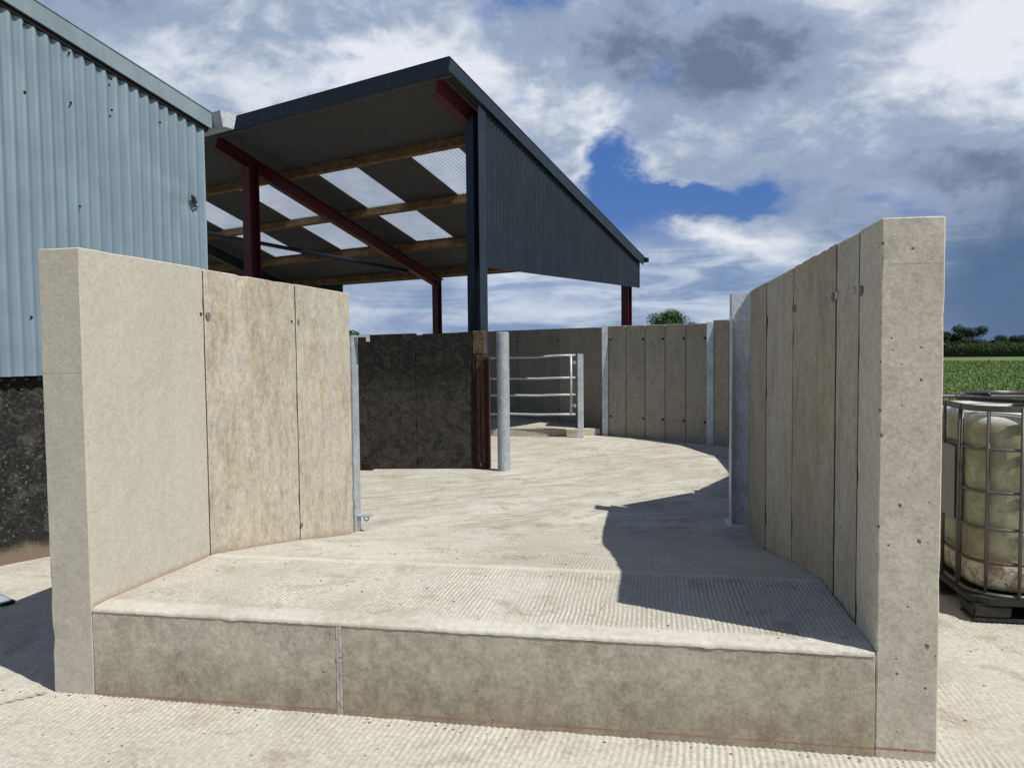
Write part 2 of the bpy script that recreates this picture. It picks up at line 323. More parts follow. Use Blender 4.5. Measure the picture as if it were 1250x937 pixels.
# tank plastic
m, g, b, P = mat('stained tank plastic'); M_tank = m
z = g.sep(P)[2]; n1 = g.noise(P, 5, 8, .65, .8); n2 = g.noise(P, 16, 7, .7, .6)
c = g.mix(g.rng(n1, .3, .7), (.20, .205, .12), (.40, .385, .27)); c = g.mix(g.rng(n2, .52, .70, 0, .7), c, (.13, .115, .07)); c = g.mix(g.rng(g.noise(g.v('MULTIPLY', P, (1, 1, .3)), 7, 7, .7), .54, .7, 0, .5), c, (.09, .085, .05))
lo = g.rng(g.m('ADD', z, g.m('MULTIPLY', n1, .03)), .345, .325)
lc = g.mix(g.rng(n2, .44, .6), (.55, .52, .44), (.30, .23, .15)); lc = g.mix(g.rng(g.noise(P, 24, 5, .7), .60, .66), lc, (.05, .04, .03))
c = g.mix(lo, c, lc); hi = g.rng(g.m('ADD', z, g.m('MULTIPLY', n1, .06)), 1.10, 1.16); c = g.mix(hi, c, (.62, .63, .57))
g.put(b.inputs['Base Color'], c); b.inputs['Roughness'].default_value = .38
b.inputs['Subsurface Weight'].default_value = .12; b.inputs['Subsurface Scale'].default_value = .03
g.put(b.inputs['Normal'], g.bump(n1, .08, .01))

# vegetation
def leafmat(name, a, bb, trans=.25):
    m, g, b, P = mat(name)
    n = g.noise(P, .9, 4, .6); n2 = g.noise(P, 7, 3, .6)
    c = g.mix(g.rng(g.m('ADD', g.m('MULTIPLY', n, .5), g.m('MULTIPLY', n2, .5)), .38, .62), a, bb)
    g.put(b.inputs['Base Color'], c); b.inputs['Roughness'].default_value = .7; b.inputs['Specular IOR Level'].default_value = .2
    return m
M_leaf = leafmat('tree leaves', (.022, .048, .012), (.065, .115, .03))
M_leafdk = leafmat('dark tree leaves', (.010, .028, .010), (.028, .058, .018))
M_hedge = leafmat('hedge leaves', (.018, .040, .012), (.06, .10, .03))
M_bark = mottled('bark', [(.06, .045, .03), (.03, .022, .015)], 8, [(.4, .6)])
m, g, b, P = mat('field grass'); M_field = m
n1 = g.noise(P, .10, 5, .6); n2 = g.noise(P, 1.3, 7, .7); n3 = g.noise(g.v('MULTIPLY', P, (1, .25, 1)), 3.5, 5, .7)
y = g.sep(P)[1]
c = g.mix(g.rng(n2, .35, .66), (.070, .130, .028), (.12, .19, .05)); c = g.mix(g.rng(n3, .52, .68, 0, .6), c, (.045, .085, .018))
c = g.mix(g.rng(g.m('ADD', y, g.m('MULTIPLY', n2, 9)), 37, 26), c, g.mix(g.rng(n3, .4, .6), (.15, .16, .05), (.26, .22, .10)))
g.put(b.inputs['Base Color'], c); b.inputs['Roughness'].default_value = .9; g.put(b.inputs['Normal'], g.bump(n3, .4, .06))
M_grass = leafmat('grass blades', (.08, .14, .03), (.16, .19, .06))

# ------------------------------------------------------------------ object helpers
def tag(o, label=None, cat=None, group=None, kind=None):
    if label: o['label'] = label
    if cat: o['category'] = cat
    if group: o['group'] = group
    if kind: o['kind'] = kind
    return o
def empty(name, loc, label, cat, group=None):
    o = bpy.data.objects.new(name, None); COL.objects.link(o); o.location = loc; o.empty_display_size = .2
    return tag(o, label, cat, group)
def base_of(o):
    v = Vector((0, 0, 0))
    while o: v += o.location; o = o.parent
    return v
class MB:
    def __init__(s): s.v = []; s.f = []
    def add(s, vs, fs):
        k = len(s.v); s.v += [tuple(q) for q in vs]; s.f += [tuple(i+k for i in f) for f in fs]; return s
    def hexa(s, c8): return s.add(c8, [(0, 3, 2, 1), (4, 5, 6, 7), (0, 1, 5, 4), (1, 2, 6, 5), (2, 3, 7, 6), (3, 0, 4, 7)])
    def box(s, x0, x1, y0, y1, z0, z1):
        return s.hexa([(x0, y0, z0), (x1, y0, z0), (x1, y1, z0), (x0, y1, z0), (x0, y0, z1), (x1, y0, z1), (x1, y1, z1), (x0, y1, z1)])
    def beam(s, p, q, w, h, up=(0, 0, 1)):
        """bar from p to q; w across, h along up"""
        p, q, up = Vector(p), Vector(q), Vector(up); d = (q-p).normalized(); sx = d.cross(up).normalized(); u = sx.cross(d)
        a, c = sx*w/2, u*h/2
        return s.hexa([p-a-c, p+a-c, q+a-c, q-a-c, p-a+c, p+a+c, q+a+c, q-a+c])
    def ibeam(s, p, q, w, h, t=.012, up=(0, 0, 1)):
        p, q, U = Vector(p), Vector(q), Vector(up); d = (q-p).normalized(); sx = d.cross(U).normalized(); u = sx.cross(d)
        o = u*(h-t)/2
        s.beam(p+o, q+o, w, t, up); s.beam(p-o, q-o, w, t, up); s.beam(p, q, t, h-2*t, up); return s
    def tube(s, pts, r, n=10, closed=False, cap=True):
        pts = [Vector(p) for p in pts]; k0 = len(s.v); N = len(pts)
        prev = None
        for i, p in enumerate(pts):
            a = pts[(i-1) % N] if (closed or i) else p; b_ = pts[(i+1) % N] if (closed or i < N-1) else p
            d = (b_-a).normalized()
            if prev is None: x = d.orthogonal().normalized()
            else: x = (prev - d*prev.dot(d)).normalized()
            prev = x; y_ = d.cross(x)
            rr = r[i] if hasattr(r, '__len__') else r
            for j in range(n):
                t = 2*math.pi*j/n; s.v.append(tuple(p+(x*math.cos(t)+y_*math.sin(t))*rr))
        for i in range(N if closed else N-1):
            for j in range(n):
                a, b_ = k0+i*n+j, k0+i*n+(j+1) % n; c, d_ = k0+((i+1) % N)*n+(j+1) % n, k0+((i+1) % N)*n+j
                s.f.append((a, b_, c, d_))
        if cap and not closed:
            s.f.append(tuple(k0+j for j in reversed(range(n)))); s.f.append(tuple(k0+(N-1)*n+j for j in range(n)))
        return s
    def prism(s, poly, off):
        """poly: list of 3D points, off: extrusion vector"""
        n = len(poly); off = Vector(off); vs = [Vector(p) for p in poly]+[Vector(p)+off for p in poly]
        return s.add(vs, [tuple(reversed(range(n))), tuple(range(n, 2*n))]+[(i, (i+1) % n, n+(i+1) % n, n+i) for i in range(n)])
    def build(s, name, m, parent=None, smooth=False, bevel=0, label=None, kind=None):
        me = bpy.data.meshes.new(name); org = base_of(parent) if parent else Vector((0, 0, 0))
        vs = [(x-org.x, y-org.y, z-org.z) for x, y, z in s.v] if parent else s.v
        me.from_pydata(vs, [], s.f); me.materials.append(m)
        bm = bmesh.new(); bm.from_mesh(me); bmesh.ops.recalc_face_normals(bm, faces=bm.faces)
        if bevel: bmesh.ops.bevel(bm, geom=[e for e in bm.edges if len(e.link_faces) == 2 and e.calc_face_angle(0) > .5], offset=bevel, segments=2, affect='EDGES', clamp_overlap=True)
        bm.to_mesh(me); bm.free()
        if smooth: me.polygons.foreach_set('use_smooth', [True]*len(me.polygons))
        o = bpy.data.objects.new(name, me); COL.objects.link(o); o.parent = parent
        return tag(o, label, None, None, kind)

def rough_block(name, corners, z0, z1, m, parent, step=.13, bev=.006, jit=.004, tone=1., tint=(1, 1, 1), label=None, ztop=None):
    """concrete block over a quad plan, bevelled and slightly uneven along its edges; ztop(corner index) may vary"""
    bm = bmesh.new()
    zt = ztop or [z1]*4
    vs = [bm.verts.new((*c, z0)) for c in corners]+[bm.verts.new((*c, zt[i])) for i, c in enumerate(corners)]
    for f in [(0, 3, 2, 1), (4, 5, 6, 7), (0, 1, 5, 4), (1, 2, 6, 5), (2, 3, 7, 6), (3, 0, 4, 7)]: bm.faces.new([vs[i] for i in f])
    bmesh.ops.recalc_face_normals(bm, faces=bm.faces)
    sharp = [e for e in bm.edges]
    bmesh.ops.bevel(bm, geom=sharp, offset=bev, segments=1, affect='EDGES')
    lo = Vector([min(v.co[i] for v in bm.verts) for i in range(3)]); hi = Vector([max(v.co[i] for v in bm.verts) for i in range(3)])
    for ax in range(3):
        n = int((hi[ax]-lo[ax])/step)
        nrm = Vector((0, 0, 0)); nrm[ax] = 1
        for i in range(1, n):
            pt = Vector(lo); pt[ax] = lo[ax]+(hi[ax]-lo[ax])*(i+random.uniform(-.2, .2))/n
            bmesh.ops.bisect_plane(bm, geom=bm.verts[:]+bm.edges[:]+bm.faces[:], plane_co=pt, plane_no=nrm)
    cen = (lo+hi)/2
    for v in bm.verts:
        if any(len(e.link_faces) == 2 and e.calc_face_angle(0) > .5 for e in v.link_edges):
            k = noise.noise(v.co*9)*.6+noise.noise(v.co*31+Vector((5, 1, 2)))*.5
            if k > 0:
                d = cen-v.co; d = Vector([math.copysign(1, q) if abs(q) > .45*s_ else 0 for q, s_ in zip(d, (hi-lo))]); v.co += d*jit*k*k*2.2
    org = base_of(parent) if parent else Vector((0, 0, 0))
    for v in bm.verts: v.co -= org
    me = bpy.data.meshes.new(name); bm.to_mesh(me); bm.free(); me.materials.append(m)
    o = bpy.data.objects.new(name, me); COL.objects.link(o); o.parent = parent
    o.color = (tone*tint[0], tone*tint[1], tone*tint[2], 1)
    return tag(o, label)

def disc(name, c, nrm, r, t, m, parent, n=14, wob=.1, label=None):
    c, nrm = Vector(c), Vector(nrm).normalized(); x = nrm.orthogonal().normalized(); y = nrm.cross(x)
    ring = [c+(x*math.cos(2*math.pi*i/n)+y*math.sin(2*math.pi*i/n))*r*(1+random.uniform(-wob, wob)) for i in range(n)]
    b = MB(); b.prism([p-nrm*t for p in ring], nrm*t*2); return b.build(name, m, parent, label=label)

# ------------------------------------------------------------------ ground, yard, field
YZ = -.034
def yz(x, y):
    t = min(max((y-4.0)/2.0, 0), 1); return YZ*t*t*(3-2*t)
def linspace(a, b, n): return [a+(b-a)*i/n for i in range(n)]
xs = linspace(-16, -4.2, 20)+linspace(-4.2, 3.4, 1500)+linspace(3.4, 9.0, 12)+[9.0]
ys = linspace(-3, 1.7, 6)+linspace(1.7, 3.08, 46)+linspace(3.08, 6.5, 24)+linspace(6.5, 19, 30)+[19.0]
vs = []
for y_ in ys:
    for x_ in xs:
        z_ = yz(x_, y_)
        if -4.2 <= x_ <= 3.4 and 1.7 < y_ < 6.5:
            k = min(1, (y_-1.7)/.5, max(0, (6.5-y_)/2))
            a = .55+.9*noise.noise(Vector((x_*1.3, y_*.9, 3)))
            w = x_+.10*(y_-3)*noise.noise(Vector((1.3, .2, x_*.25)))+.035*noise.noise(Vector((x_*.8, y_*1.5, 0)))+.006*noise.noise(Vector((x_*9, y_*14, 1)))
            z_ += k*(max(a, .06)*(.0022 if x_ > 1 and y_ > 2.9 else .0011)+.0020*min(max((y_-2.62)/.25, 0), 1)*(y_ < 3.06)*(.6+.8*noise.noise(Vector((x_*2.2, 5, 0)))))*math.sin(2*math.pi*w/.0262)
            z_ += k*.0018*noise.noise(Vector((x_*16, y_*22, 7)))
            if 2.84 < y_ < 3.05: z_ += .006*max(0, noise.noise(Vector((x_*11, y_*20, 4))))*(y_-2.84)/.18
        z_ += .012*noise.noise(Vector((x_*.7, y_*.7, 2)))*min(max((y_-7.2)/2, 0), 1)
        vs.append((x_, y_, z_))
nx = len(xs); fs = [(j*nx+i, j*nx+i+1, (j+1)*nx+i+1, (j+1)*nx+i) for j in range(len(ys)-1) for i in range(nx-1)]
me = bpy.data.meshes.new('yard'); me.from_pydata(vs, [], fs); me.materials.append(M_yard); me.polygons.foreach_set('use_smooth', [True]*len(fs))
o = bpy.data.objects.new('yard', me); COL.objects.link(o); tag(o, 'pale ridged concrete yard round the ramp and pen', None, None, 'structure')
b = MB(); b.add([(-1500, -600, -.16), (1500, -600, -.16), (1500, 2500, -.16), (-1500, 2500, -.16)], [(0, 1, 2, 3)])
tag(b.build('field', M_field), 'flat green grass field stretching to the hedge', None, None, 'structure')

# thin chalk line on the yard in front
b = MB(); pts = [(-2.70, 3.0), (-2.83, 2.86), (-3.0, 2.70), (-3.2, 2.5)]
for p, q in zip(pts, pts[1:]): b.beam((*p, .010), (*q, .010), .008, .002)
tag(b.build('chalk_line', M_chalk), 'faint red chalk line drawn on the yard off the left wall corner', None, None, 'structure')

# ------------------------------------------------------------------ loading ramp slab
XL, XR = -2.4704, .8182
def rampz(y):
    pr = [(3.0205, .3835), (3.0215, .392), (3.026, .3975), (3.04, .4015), (3.12, .4055), (3.5, .395), (3.95, .381), (4.02, .3765), (4.5, .298), (5.10, .190), (5.6, .085), (6.0, .012), (6.3, -.020), (6.5, -.031), (6.6, -.042)]
    for (a, za), (c, zc) in zip(pr, pr[1:]):
        if y <= c: return za+(zc-za)*(y-a)/(c-a)
    return pr[-1][1]
ysr = [3.0205, 3.0215, 3.026, 3.04]+linspace(3.07, 6.6, 70)+[6.6]
nxr = 1100; vs = []
for y_ in ysr:
    for i in range(nxr+1):
        x_ = XL+.004+(XR+.006*(y_-3)-XL-.008)*i/nxr; z_ = rampz(y_)
        k = min(1, max(0, (y_-3.13)/.06))*min(1, (6.6-y_)/.5)
        k *= min(1, max(0, abs(y_-3.985)-.03)/.03)
        a = max(.12, .6+1.1*noise.noise(Vector((x_*1.1, y_*.8, 9))))
        if y_ > 5.3: a *= .6
        w = x_+.02*noise.noise(Vector((x_*.7, y_*.8, 0)))+.003*noise.noise(Vector((x_*8, y_*9, 1)))
        z_ += k*a*.0013*math.sin(2*math.pi*w/.0205)+(.0008+.0012*k)*noise.noise(Vector((x_*9, y_*14, 7)))*min(1, (6.6-y_)/.3)
        if 3.90 < y_ < 4.07: z_ += .004*(.6+noise.noise(Vector((x_*4, 1, 1))))
        yy_ = y_
        if y_ < 3.05: z_ -= .010*max(0, noise.noise(Vector((x_*7, 0, 4)))-.28)+.002*noise.noise(Vector((x_*30, 0, 4))); yy_ += .0018*noise.noise(Vector((x_*22, 3, 4)))
        vs.append((x_, yy_, z_))
nn = nxr+1; fs = [(j*nn+i, j*nn+i+1, (j+1)*nn+i+1, (j+1)*nn+i) for j in range(len(ysr)-1) for i in range(nxr)]
me = bpy.data.meshes.new('ramp'); me.from_pydata(vs, [], fs); me.materials.append(M_ramp); me.polygons.foreach_set('use_smooth', [True]*len(fs))
o = bpy.data.objects.new('ramp', me); COL.objects.link(o); tag(o, 'grooved concrete loading ramp sloping down into the yard', None, None, 'structure')

# front wall under the ramp lip
Y0 = 3.0235
t = empty('front_wall', (-.8, Y0, 0), 'low concrete wall across the front holding up the ramp', 'wall')
rough_block('wall_panel', [(XL+.001, Y0), (-1.312, Y0), (-1.312, Y0+.16), (XL+.001, Y0+.16)], -.06, .391, M_front, t, step=.07, bev=.003, tone=1.04, label='paler short panel left of the mortar joint')
rough_block('wall_panel', [(-1.288, Y0), (XR-.001, Y0), (XR-.001, Y0+.16), (-1.288, Y0+.16)], -.06, .391, M_front, t, step=.07, bev=.003, tone=.97, tint=(1, .985, .955), label='long stained panel right of the mortar joint')
b = MB()
for i in range(22):
    z0 = -.04+i*.0194; d_ = random.uniform(-.0015, .0015)
    b.box(-1.3122, -1.3015, Y0-.0015+d_, Y0+.03, z0, z0+.0194)
    b.box(-1.2995, -1.2878, Y0-.001-d_, Y0+.03, z0, z0+.0194)
b.build('mortar_joint', M_mortar, t)
b = MB(); b.box(-1.312, -1.288, Y0+.006, Y0+.15, -.05, .388); b.build('joint_filler', M_joint, t)

# ------------------------------------------------------------------ ramp side walls
HW = 2.001
def side_wall(name, label, x_in, x_out, joints, mats, tones, tints, yend):
    t = empty(name, ((x_in+x_out)/2, (Y0+yend)/2, 0), label, 'wall')
    ys_ = [Y0]+joints+[yend]; sgn = 1 if x_in > 0 else -1
    for i, (a, c) in enumerate(zip(ys_, ys_[1:])):
        lo, hi = (min(x_in, x_out), max(x_in, x_out)); gp = .0055
        a2 = a+(gp if i else 0); c2 = c-(gp if i < len(ys_)-2 else 0)
        off = (.0025 if i % 2 else 0)*sgn
        x0, x1 = (x_in+off, x_out) if sgn > 0 else (x_out, x_in+off)
        rough_block('wall_panel', [(x0, a2), (x1, a2), (x1, c2), (x0, c2)], -.1, HW-(.003 if i % 2 else 0), mats[i], t, tone=tones[i], tint=tints[i], bev=.005, jit=.009, step=.07)
    b = MB()
    for j in joints: e1, e2 = (.0006, .02) if x_in > 0 else (.02, .004); b.box(min(x_in, x_out)+e1, max(x_in, x_out)-e2, j-.0065, j+.0065, -.1, HW-.015)
    b.build('joint_filler', M_joint, t); return t
tL = side_wall('left_ramp_wall', 'concrete wall on the left of the ramp, sunlit inner face, in front of the teal barn', XL, -2.6779, [3.978, 5.116], [M_wallL, M_wallL2, M_wallL2], [1.0, 1.0, 1.0], [(1, 1, 1), (1, .99, .96), (1, .99, .97)], 6.10)
tR = side_wall('right_ramp_wall', 'shaded concrete wall on the right of the ramp beside the caged tank', XR, 1.0337, [3.327, 3.728, 4.815, 5.903],
               [M_wallR, M_wallR2, M_wallR2, M_wallR2, M_wallR2], [1.02, 1.0, .88, 1.0, .84], [(1, 1, 1), (1, 1, .97), (1, .95, .85), (1, 1, .97), (1, .95, .87)], 6.866)
for y_, z_, r_, m_ in [(4.013, 1.737, .021, M_plug), (3.944, 1.746, .009, M_joint), (5.15, 1.736, .020, M_plug), (5.049, 1.738, .008, M_joint), (5.129, .291, .017, M_plug)]:
    disc('tie_hole_plug', (XL+.001, y_, z_), (1, 0, 0), r_, .0035, m_, tL)
for y_, z_, r_, m_ in [(3.281, 1.755, .022, M_plug), (3.774, 1.759, .021, M_plug), (3.695, 1.765, .017, M_mortar), (3.408, 1.764, .017, M_mortar), (4.72, 1.75, .02, M_plug), (4.792, 1.752, .018, M_plug)]:
    disc('tie_hole_plug', (XR-.001, y_, z_), (1, 0, 0), r_, .0055, m_, tR)

# galvanised column at the end of the right wall (H section, open side towards the camera)
t = empty('steel_column', (.757, 7.05, YZ), 'tall galvanised H column standing at the far end of the right ramp wall', 'column')
b = MB(); b.box(.674, .684, 6.93, 7.12, YZ, 1.985); b.build('flange', M_galvb, t, bevel=.0015)
b = MB(); b.box(.826, .836, 6.93, 7.12, YZ, 1.993); b.build('flange', M_galvl, t, bevel=.0015)
b = MB(); b.box(.684, .826, 7.03, 7.041, YZ, 1.988); b.build('web', M_galvb, t)
b = MB(); b.box(.64, .87, 6.90, 7.16, YZ-.01, YZ+.012); b.build('base_plate', M_galvb, t, bevel=.002)

# galvanised gate post at the end of the left wall with two hinge brackets
t = empty('gate_post', (-2.51, 6.2, YZ), 'galvanised post with hinge brackets at the far end of the left ramp wall', 'post')
b = MB(); b.box(-2.60, -2.462, 6.115, 6.125, YZ, 1.655); b.box(-2.472, -2.462, 6.125, 6.25, YZ, 1.655); b.box(-2.60, -2.472, 6.25, 6.26, YZ, 1.655); b.build('post', M_galv, t)
for z_, nm in ((1.645, 0), (.128, 1)):
    b = MB(); b.box(-2.475, -2.345, 6.16, 6.23, z_-.006, z_+.006); h = b.build('hinge_bracket', M_galvl if not nm else M_galv, t, bevel=.001)
    b = MB()
    if nm: b.tube([(-2.385, 6.195, z_-.03+.01*math.cos(a)-.006, ) if 0 else (-2.392+.020*math.cos(a), 6.195, z_-.026+.020*math.sin(a)) for a in [i*math.pi/6 for i in range(12)]], .007, 8, closed=True)
    else: b.box(-2.353, -2.345, 6.16, 6.23, z_-.045, z_-.006)
    b.build('hinge_eye', M_galv, h)
b = MB(); b.prism([(-2.460, 6.17, .120), (-2.430, 6.17, .120), (-2.452, 6.17, -.03), (-2.460, 6.17, -.03)], (0, .012, 0)); b.build('stiffener', M_galv, t)

# ------------------------------------------------------------------ pen wall beyond (curving round to the right)
def wall_run(t, p, q, n, z0, z1, th, m, tones, gap=.011, dots=True, depth_side=1):
    p, q = Vector(p), Vector(q); d = (q-p); L = d.length; d.normalize(); nr = Vector((d.y, -d.x))*depth_side   # nr: away from the pen
    out = []
    for i in range(n):
        a = p+d*(L*i/n+gap/2); c = p+d*(L*(i+1)/n-gap/2)
        cs = [a, c, c+nr*th, a+nr*th]
        out.append(rough_block('wall_panel', [tuple(k) for k in cs], z0, z1, m, t, step=.4, bev=.006, jit=.004, tone=tones[i % len(tones)]))
        if dots:
            for zz in (1.65, .31):
                e = c-d*.03-nr*.002 if i else a+d*.06-nr*.002
                dd = disc('fixing_hole', (e.x, e.y, zz), (nr.x, nr.y, 0), .023, .004, M_joint, None, n=8)
                dd.parent = out[-1]; dd.location = -base_of(out[-1])+Vector((0, 0, 0))
    b = MB(); a = p+nr*.03; c = q+nr*.03; b.prism([(a.x, a.y, z0), (c.x, c.y, z0), (c.x, c.y, z1-.02), (a.x, a.y, z1-.02)], (nr.x*(th-.05), nr.y*(th-.05), 0)); b.build('backing', M_joint, t)
    return d, nr
A, Bp = (-.72, 13.613), (1.10, 12.50)
pts_c = [(-.80, 13.66), (.92, 12.62), (1.62, 11.95), (2.06, 10.75), (2.12, 9.1), (1.62, 7.95), (.86, 7.10)]
t = empty('curved_pen_wall', (.9, 12.6, YZ), 'long curved wall of narrow concrete panels behind the yard', 'wall')
wall_run(t, (-.775, 13.648), (.86, 12.662), 5, -.2, 1.885, .15, M_pen, [1.0, .97, 1.02, .98, .96], depth_side=-1)
prev = None
for p, q, n in [((.94, 12.612), (1.62, 11.95), 3), ((1.66, 11.88), (2.04, 10.78), 3), ((2.06, 10.72), (2.12, 9.14), 4), ((2.10, 9.06), (1.64, 7.97), 3), ((1.60, 7.92), (.88, 7.14), 2)]:
    wall_run(t, p, q, n, -.2, 1.93, .15, M_pen, [1, .96, 1.03], dots=False, depth_side=-1)
for i, (px_, py_) in enumerate([(-.815, 13.66), (.895, 12.625), (1.64, 11.91), (2.05, 10.75), (2.115, 9.10), (1.63, 7.94)]):
    b = MB(); w_ = .05; b.box(px_-w_, px_+w_, py_-.045, py_-.033, YZ, 1.90); b.box(px_-.006, px_+.006, py_-.033, py_+.12, YZ, 1.90); b.box(px_-w_, px_+w_, py_+.12, py_+.132, YZ, 1.90)
    pp = b.build('steel_post', M_galvb, t)
# back wall under the shed, running away to the left
t = empty('back_pen_wall', (-2.2, 15.4, YZ), 'shaded concrete wall behind the steel gate and raised slab', 'wall')
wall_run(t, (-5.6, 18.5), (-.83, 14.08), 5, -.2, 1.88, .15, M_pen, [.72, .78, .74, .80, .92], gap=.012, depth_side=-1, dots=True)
b = MB(); b.box(-.87, -.82, 13.70, 14.08, -.1, 1.87); b.build('return_panel', M_pen, t)

# raised slab with kerb
t = empty('raised_slab', (-2.5, 14.5, YZ), 'raised concrete floor with a low kerb behind the steel gate', 'slab')
b = MB(); b.prism([(-9, 13.0, -.1), (-2.5, 13.52, -.1), (-1.36, 13.60, -.1), (-1.36, 14.5, -.1), (-5.4, 18.4, -.1), (-11, 22, -.1)], (0, 0, .180)); b.build('floor', M_yard, t)
for p, q in [((-9, 12.86), (-5, 13.18)), ((-4.99, 13.18), (-2.5, 13.39)), ((-2.49, 13.39), (-1.20, 13.50)), ((-1.19, 13.52), (-.90, 13.64))]:
    d = (Vector(q)-Vector(p)).normalized(); nr = Vector((-d.y, d.x))*.15
    rough_block('kerb', [p, q, (q[0]+nr.x, q[1]+nr.y), (p[0]+nr.x, p[1]+nr.y)], -.1, .092, M_kerb, t, step=.3, bev=.008, jit=.01)

# steel gate and its post
t = empty('steel_gate', (-2.2, 13.2, YZ), 'galvanised four-bar field gate behind the round post', 'gate')
def gp(x, z, dy=0): return (x, 13.28+(x+1.3)*.04+dy, z)
for z0_, z1_ in [(1.385, 1.352), (1.0, .992), (.708, .70), (.370, .376)]:
    b = MB(); b.tube([gp(-1.30, z0_), gp(-1.62, z0_-.003), gp(-1.95, (z0_+z1_)/2-.01), gp(-2.45, z1_), gp(-3.0, z1_), gp(-3.5, z1_+.003)], .019, 10); b.build('rail', M_galv, t, smooth=True)
for x_ in (-1.375, -3.5):
    b = MB(); b.tube([gp(x_, 1.39), gp(x_, .36)], .021, 10); b.build('upright', M_galv, t, smooth=True)
for z_ in (1.26, .52):
    b = MB(); b.tube([gp(-1.38, z_), gp(-1.30, z_), gp(-1.26, z_)], .014, 8); b.tube([gp(-1.315, z_-.03), gp(-1.315, z_+.03)], .02, 8); b.build('hinge', M_galv, t)
t = empty('gate_hinge_post', (-1.22, 13.28, YZ), 'short square galvanised post holding the right end of the field gate', 'post')
b = MB(); b.box(-1.262, -1.168, 13.25, 13.34, YZ, 1.40); b.build('post', M_galvb, t, bevel=.006)
b = MB(); b.box(-1.258, -1.172, 13.254, 13.336, 1.400, 1.408); b.build('cap', M_galvl, t)

# round galvanised post
t = empty('round_post', (-1.862, 9.64, YZ), 'thick round galvanised post standing in the yard beside the rusty column', 'post')
b = MB(); b.tube([(-1.862, 9.645, YZ), (-1.864, 9.645, 1.715)], .080, 40, cap=False); b.build('tube', galv('post galvanised', (.40, .445, .475), .5), t, smooth=True)
b = MB(); b.tube([(-1.864, 9.645, 1.700), (-1.864, 9.645, 1.722), (-1.864, 9.645, 1.729)], [.078, .0795, .06], 32); b.build('cap', M_galvl, t)

# ------------------------------------------------------------------ old black wall
t = empty('old_black_wall', (-3.8, 9.6, YZ), 'old mould-blackened concrete wall under the shed beside the rusty column', 'wall')
segs = [(-6.9, 9.02), (-5.35, 9.26), (-3.79, 9.525), (-3.02, 9.65), (-2.285, 9.765)]
for i, (p, q) in enumerate(zip(segs, segs[1:])):
    d = (Vector(q)-Vector(p)).normalized(); nr = Vector((-d.y, d.x))*.18; e = d*.0025
    rough_block('wall_panel', [(p[0]+e.x*.5, p[1]), (q[0]-e.x*.5, q[1]), (q[0]+nr.x, q[1]+nr.y), (p[0]+nr.x, p[1]+nr.y)], -.1, 1.7, M_mould, t, step=.07, bev=.003, jit=.016, ztop=[1.64+.035*i, 1.66+.035*i, 1.66+.035*i, 1.64+.035*i] if i < 3 else [1.705, 1.745, 1.745, 1.705])
rough_block('end_block', [(-2.283, 9.755), (-2.128, 9.775), (-2.14, 9.97), (-2.295, 9.95)], 1.452, 1.752, M_stub, t, step=.05, bev=.008, jit=.012, label='brown stained block on top of the rusty column end')
b = MB(); b.box(-3.72, -3.56, 9.44, 9.55, YZ, .055); b.build('iron_foot', M_rustdk, t, bevel=.004)

t = empty('rusty_column', (-2.17, 9.85, YZ), 'rusty steel column with a slot at the end of the black wall', 'column')
b = MB(); b.box(-2.283, -2.232, 9.752, 9.762, YZ, 1.448); b.box(-2.283, -2.275, 9.762, 9.93, YZ, 1.448); b.build('side_plate', M_rustdk, t)
b = MB(); b.box(-2.230, -2.190, 9.742, 9.754, YZ, 1.45); b.box(-2.175, -2.126, 9.742, 9.754, YZ, 1.45); b.box(-2.190, -2.175, 9.743, 9.753, .98, 1.449); b.build('slotted_flange', M_rust, t)
b = MB(); b.box(-2.190, -2.178, 9.76, 9.93, YZ, 1.44); b.build('web', M_rustdk, t)
b = MB(); b.box(-2.150, -2.085, 9.80, 9.812, YZ, 1.41); b.box(-2.097, -2.085, 9.812, 9.90, YZ, 1.41); b.build('rear_flange', mottled('red brown rust', [(.075, .034, .024), (.045, .022, .016)], 10, [(.45, .65)]), t)
disc('bolt_hole', (-2.20, 9.741, 1.26), (0, 1, 0), .012, .003, M_dark, t, n=10)

# ------------------------------------------------------------------ open shed
TH = .419; G = Vector((math.sin(TH), math.cos(TH), 0)); E = Vector((-math.cos(TH), math.sin(TH), 0)); O = Vector((-2.325, 10.3, 0)); SL = .3417
ZR0 = 5.175-.687*SL
def RZ(u): return ZR0-u*SL
def SW(u, v, z): return O+G*u+E*v+Vector((0, 0, z))
RN = Vector((G.x*SL, G.y*SL, 1)).normalized(); RD = (G-Vector((0, 0, SL))).normalized()
t = empty('open_shed', SW(2.2, 4.7, 0), 'open-fronted farm shed with slate blue cladding, red steel frame and sloping roof', 'shed')
def roof_sheet(nm, u0, u1, v0, v1, m, dz=0):
    pitch = .0762; n = max(2, round((v1-v0)/pitch*8)); us = [u0+(u1-u0)*i/6 for i in range(7)]; vs = []; fs = []
    for i in range(n+1):
        v = v0+(v1-v0)*i/n; h = .009*math.sin(2*math.pi*v/pitch)
        for u in us: vs.append(SW(u, v, RZ(u)+h+dz+.003*noise.noise(Vector((u*2, v*2, 0)))))
    k = len(us)
    for i in range(n):
        for j in range(k-1): fs.append((i*k+j, (i+1)*k+j, (i+1)*k+j+1, i*k+j+1))
    b = MB(); b.add(vs, fs); return b.build(nm, m, t, smooth=True)
UE = 5.05
strips = [(-.09, 1.08, 0), (1.08, 2.07, 1), (2.07, 3.25, 0), (3.25, 4.24, 1), (4.24, 5.43, 0), (5.43, 6.42, 1), (6.42, 7.66, 0), (7.66, 8.64, 1), (8.64, 9.9, 0), (9.9, 14.3, 0)]
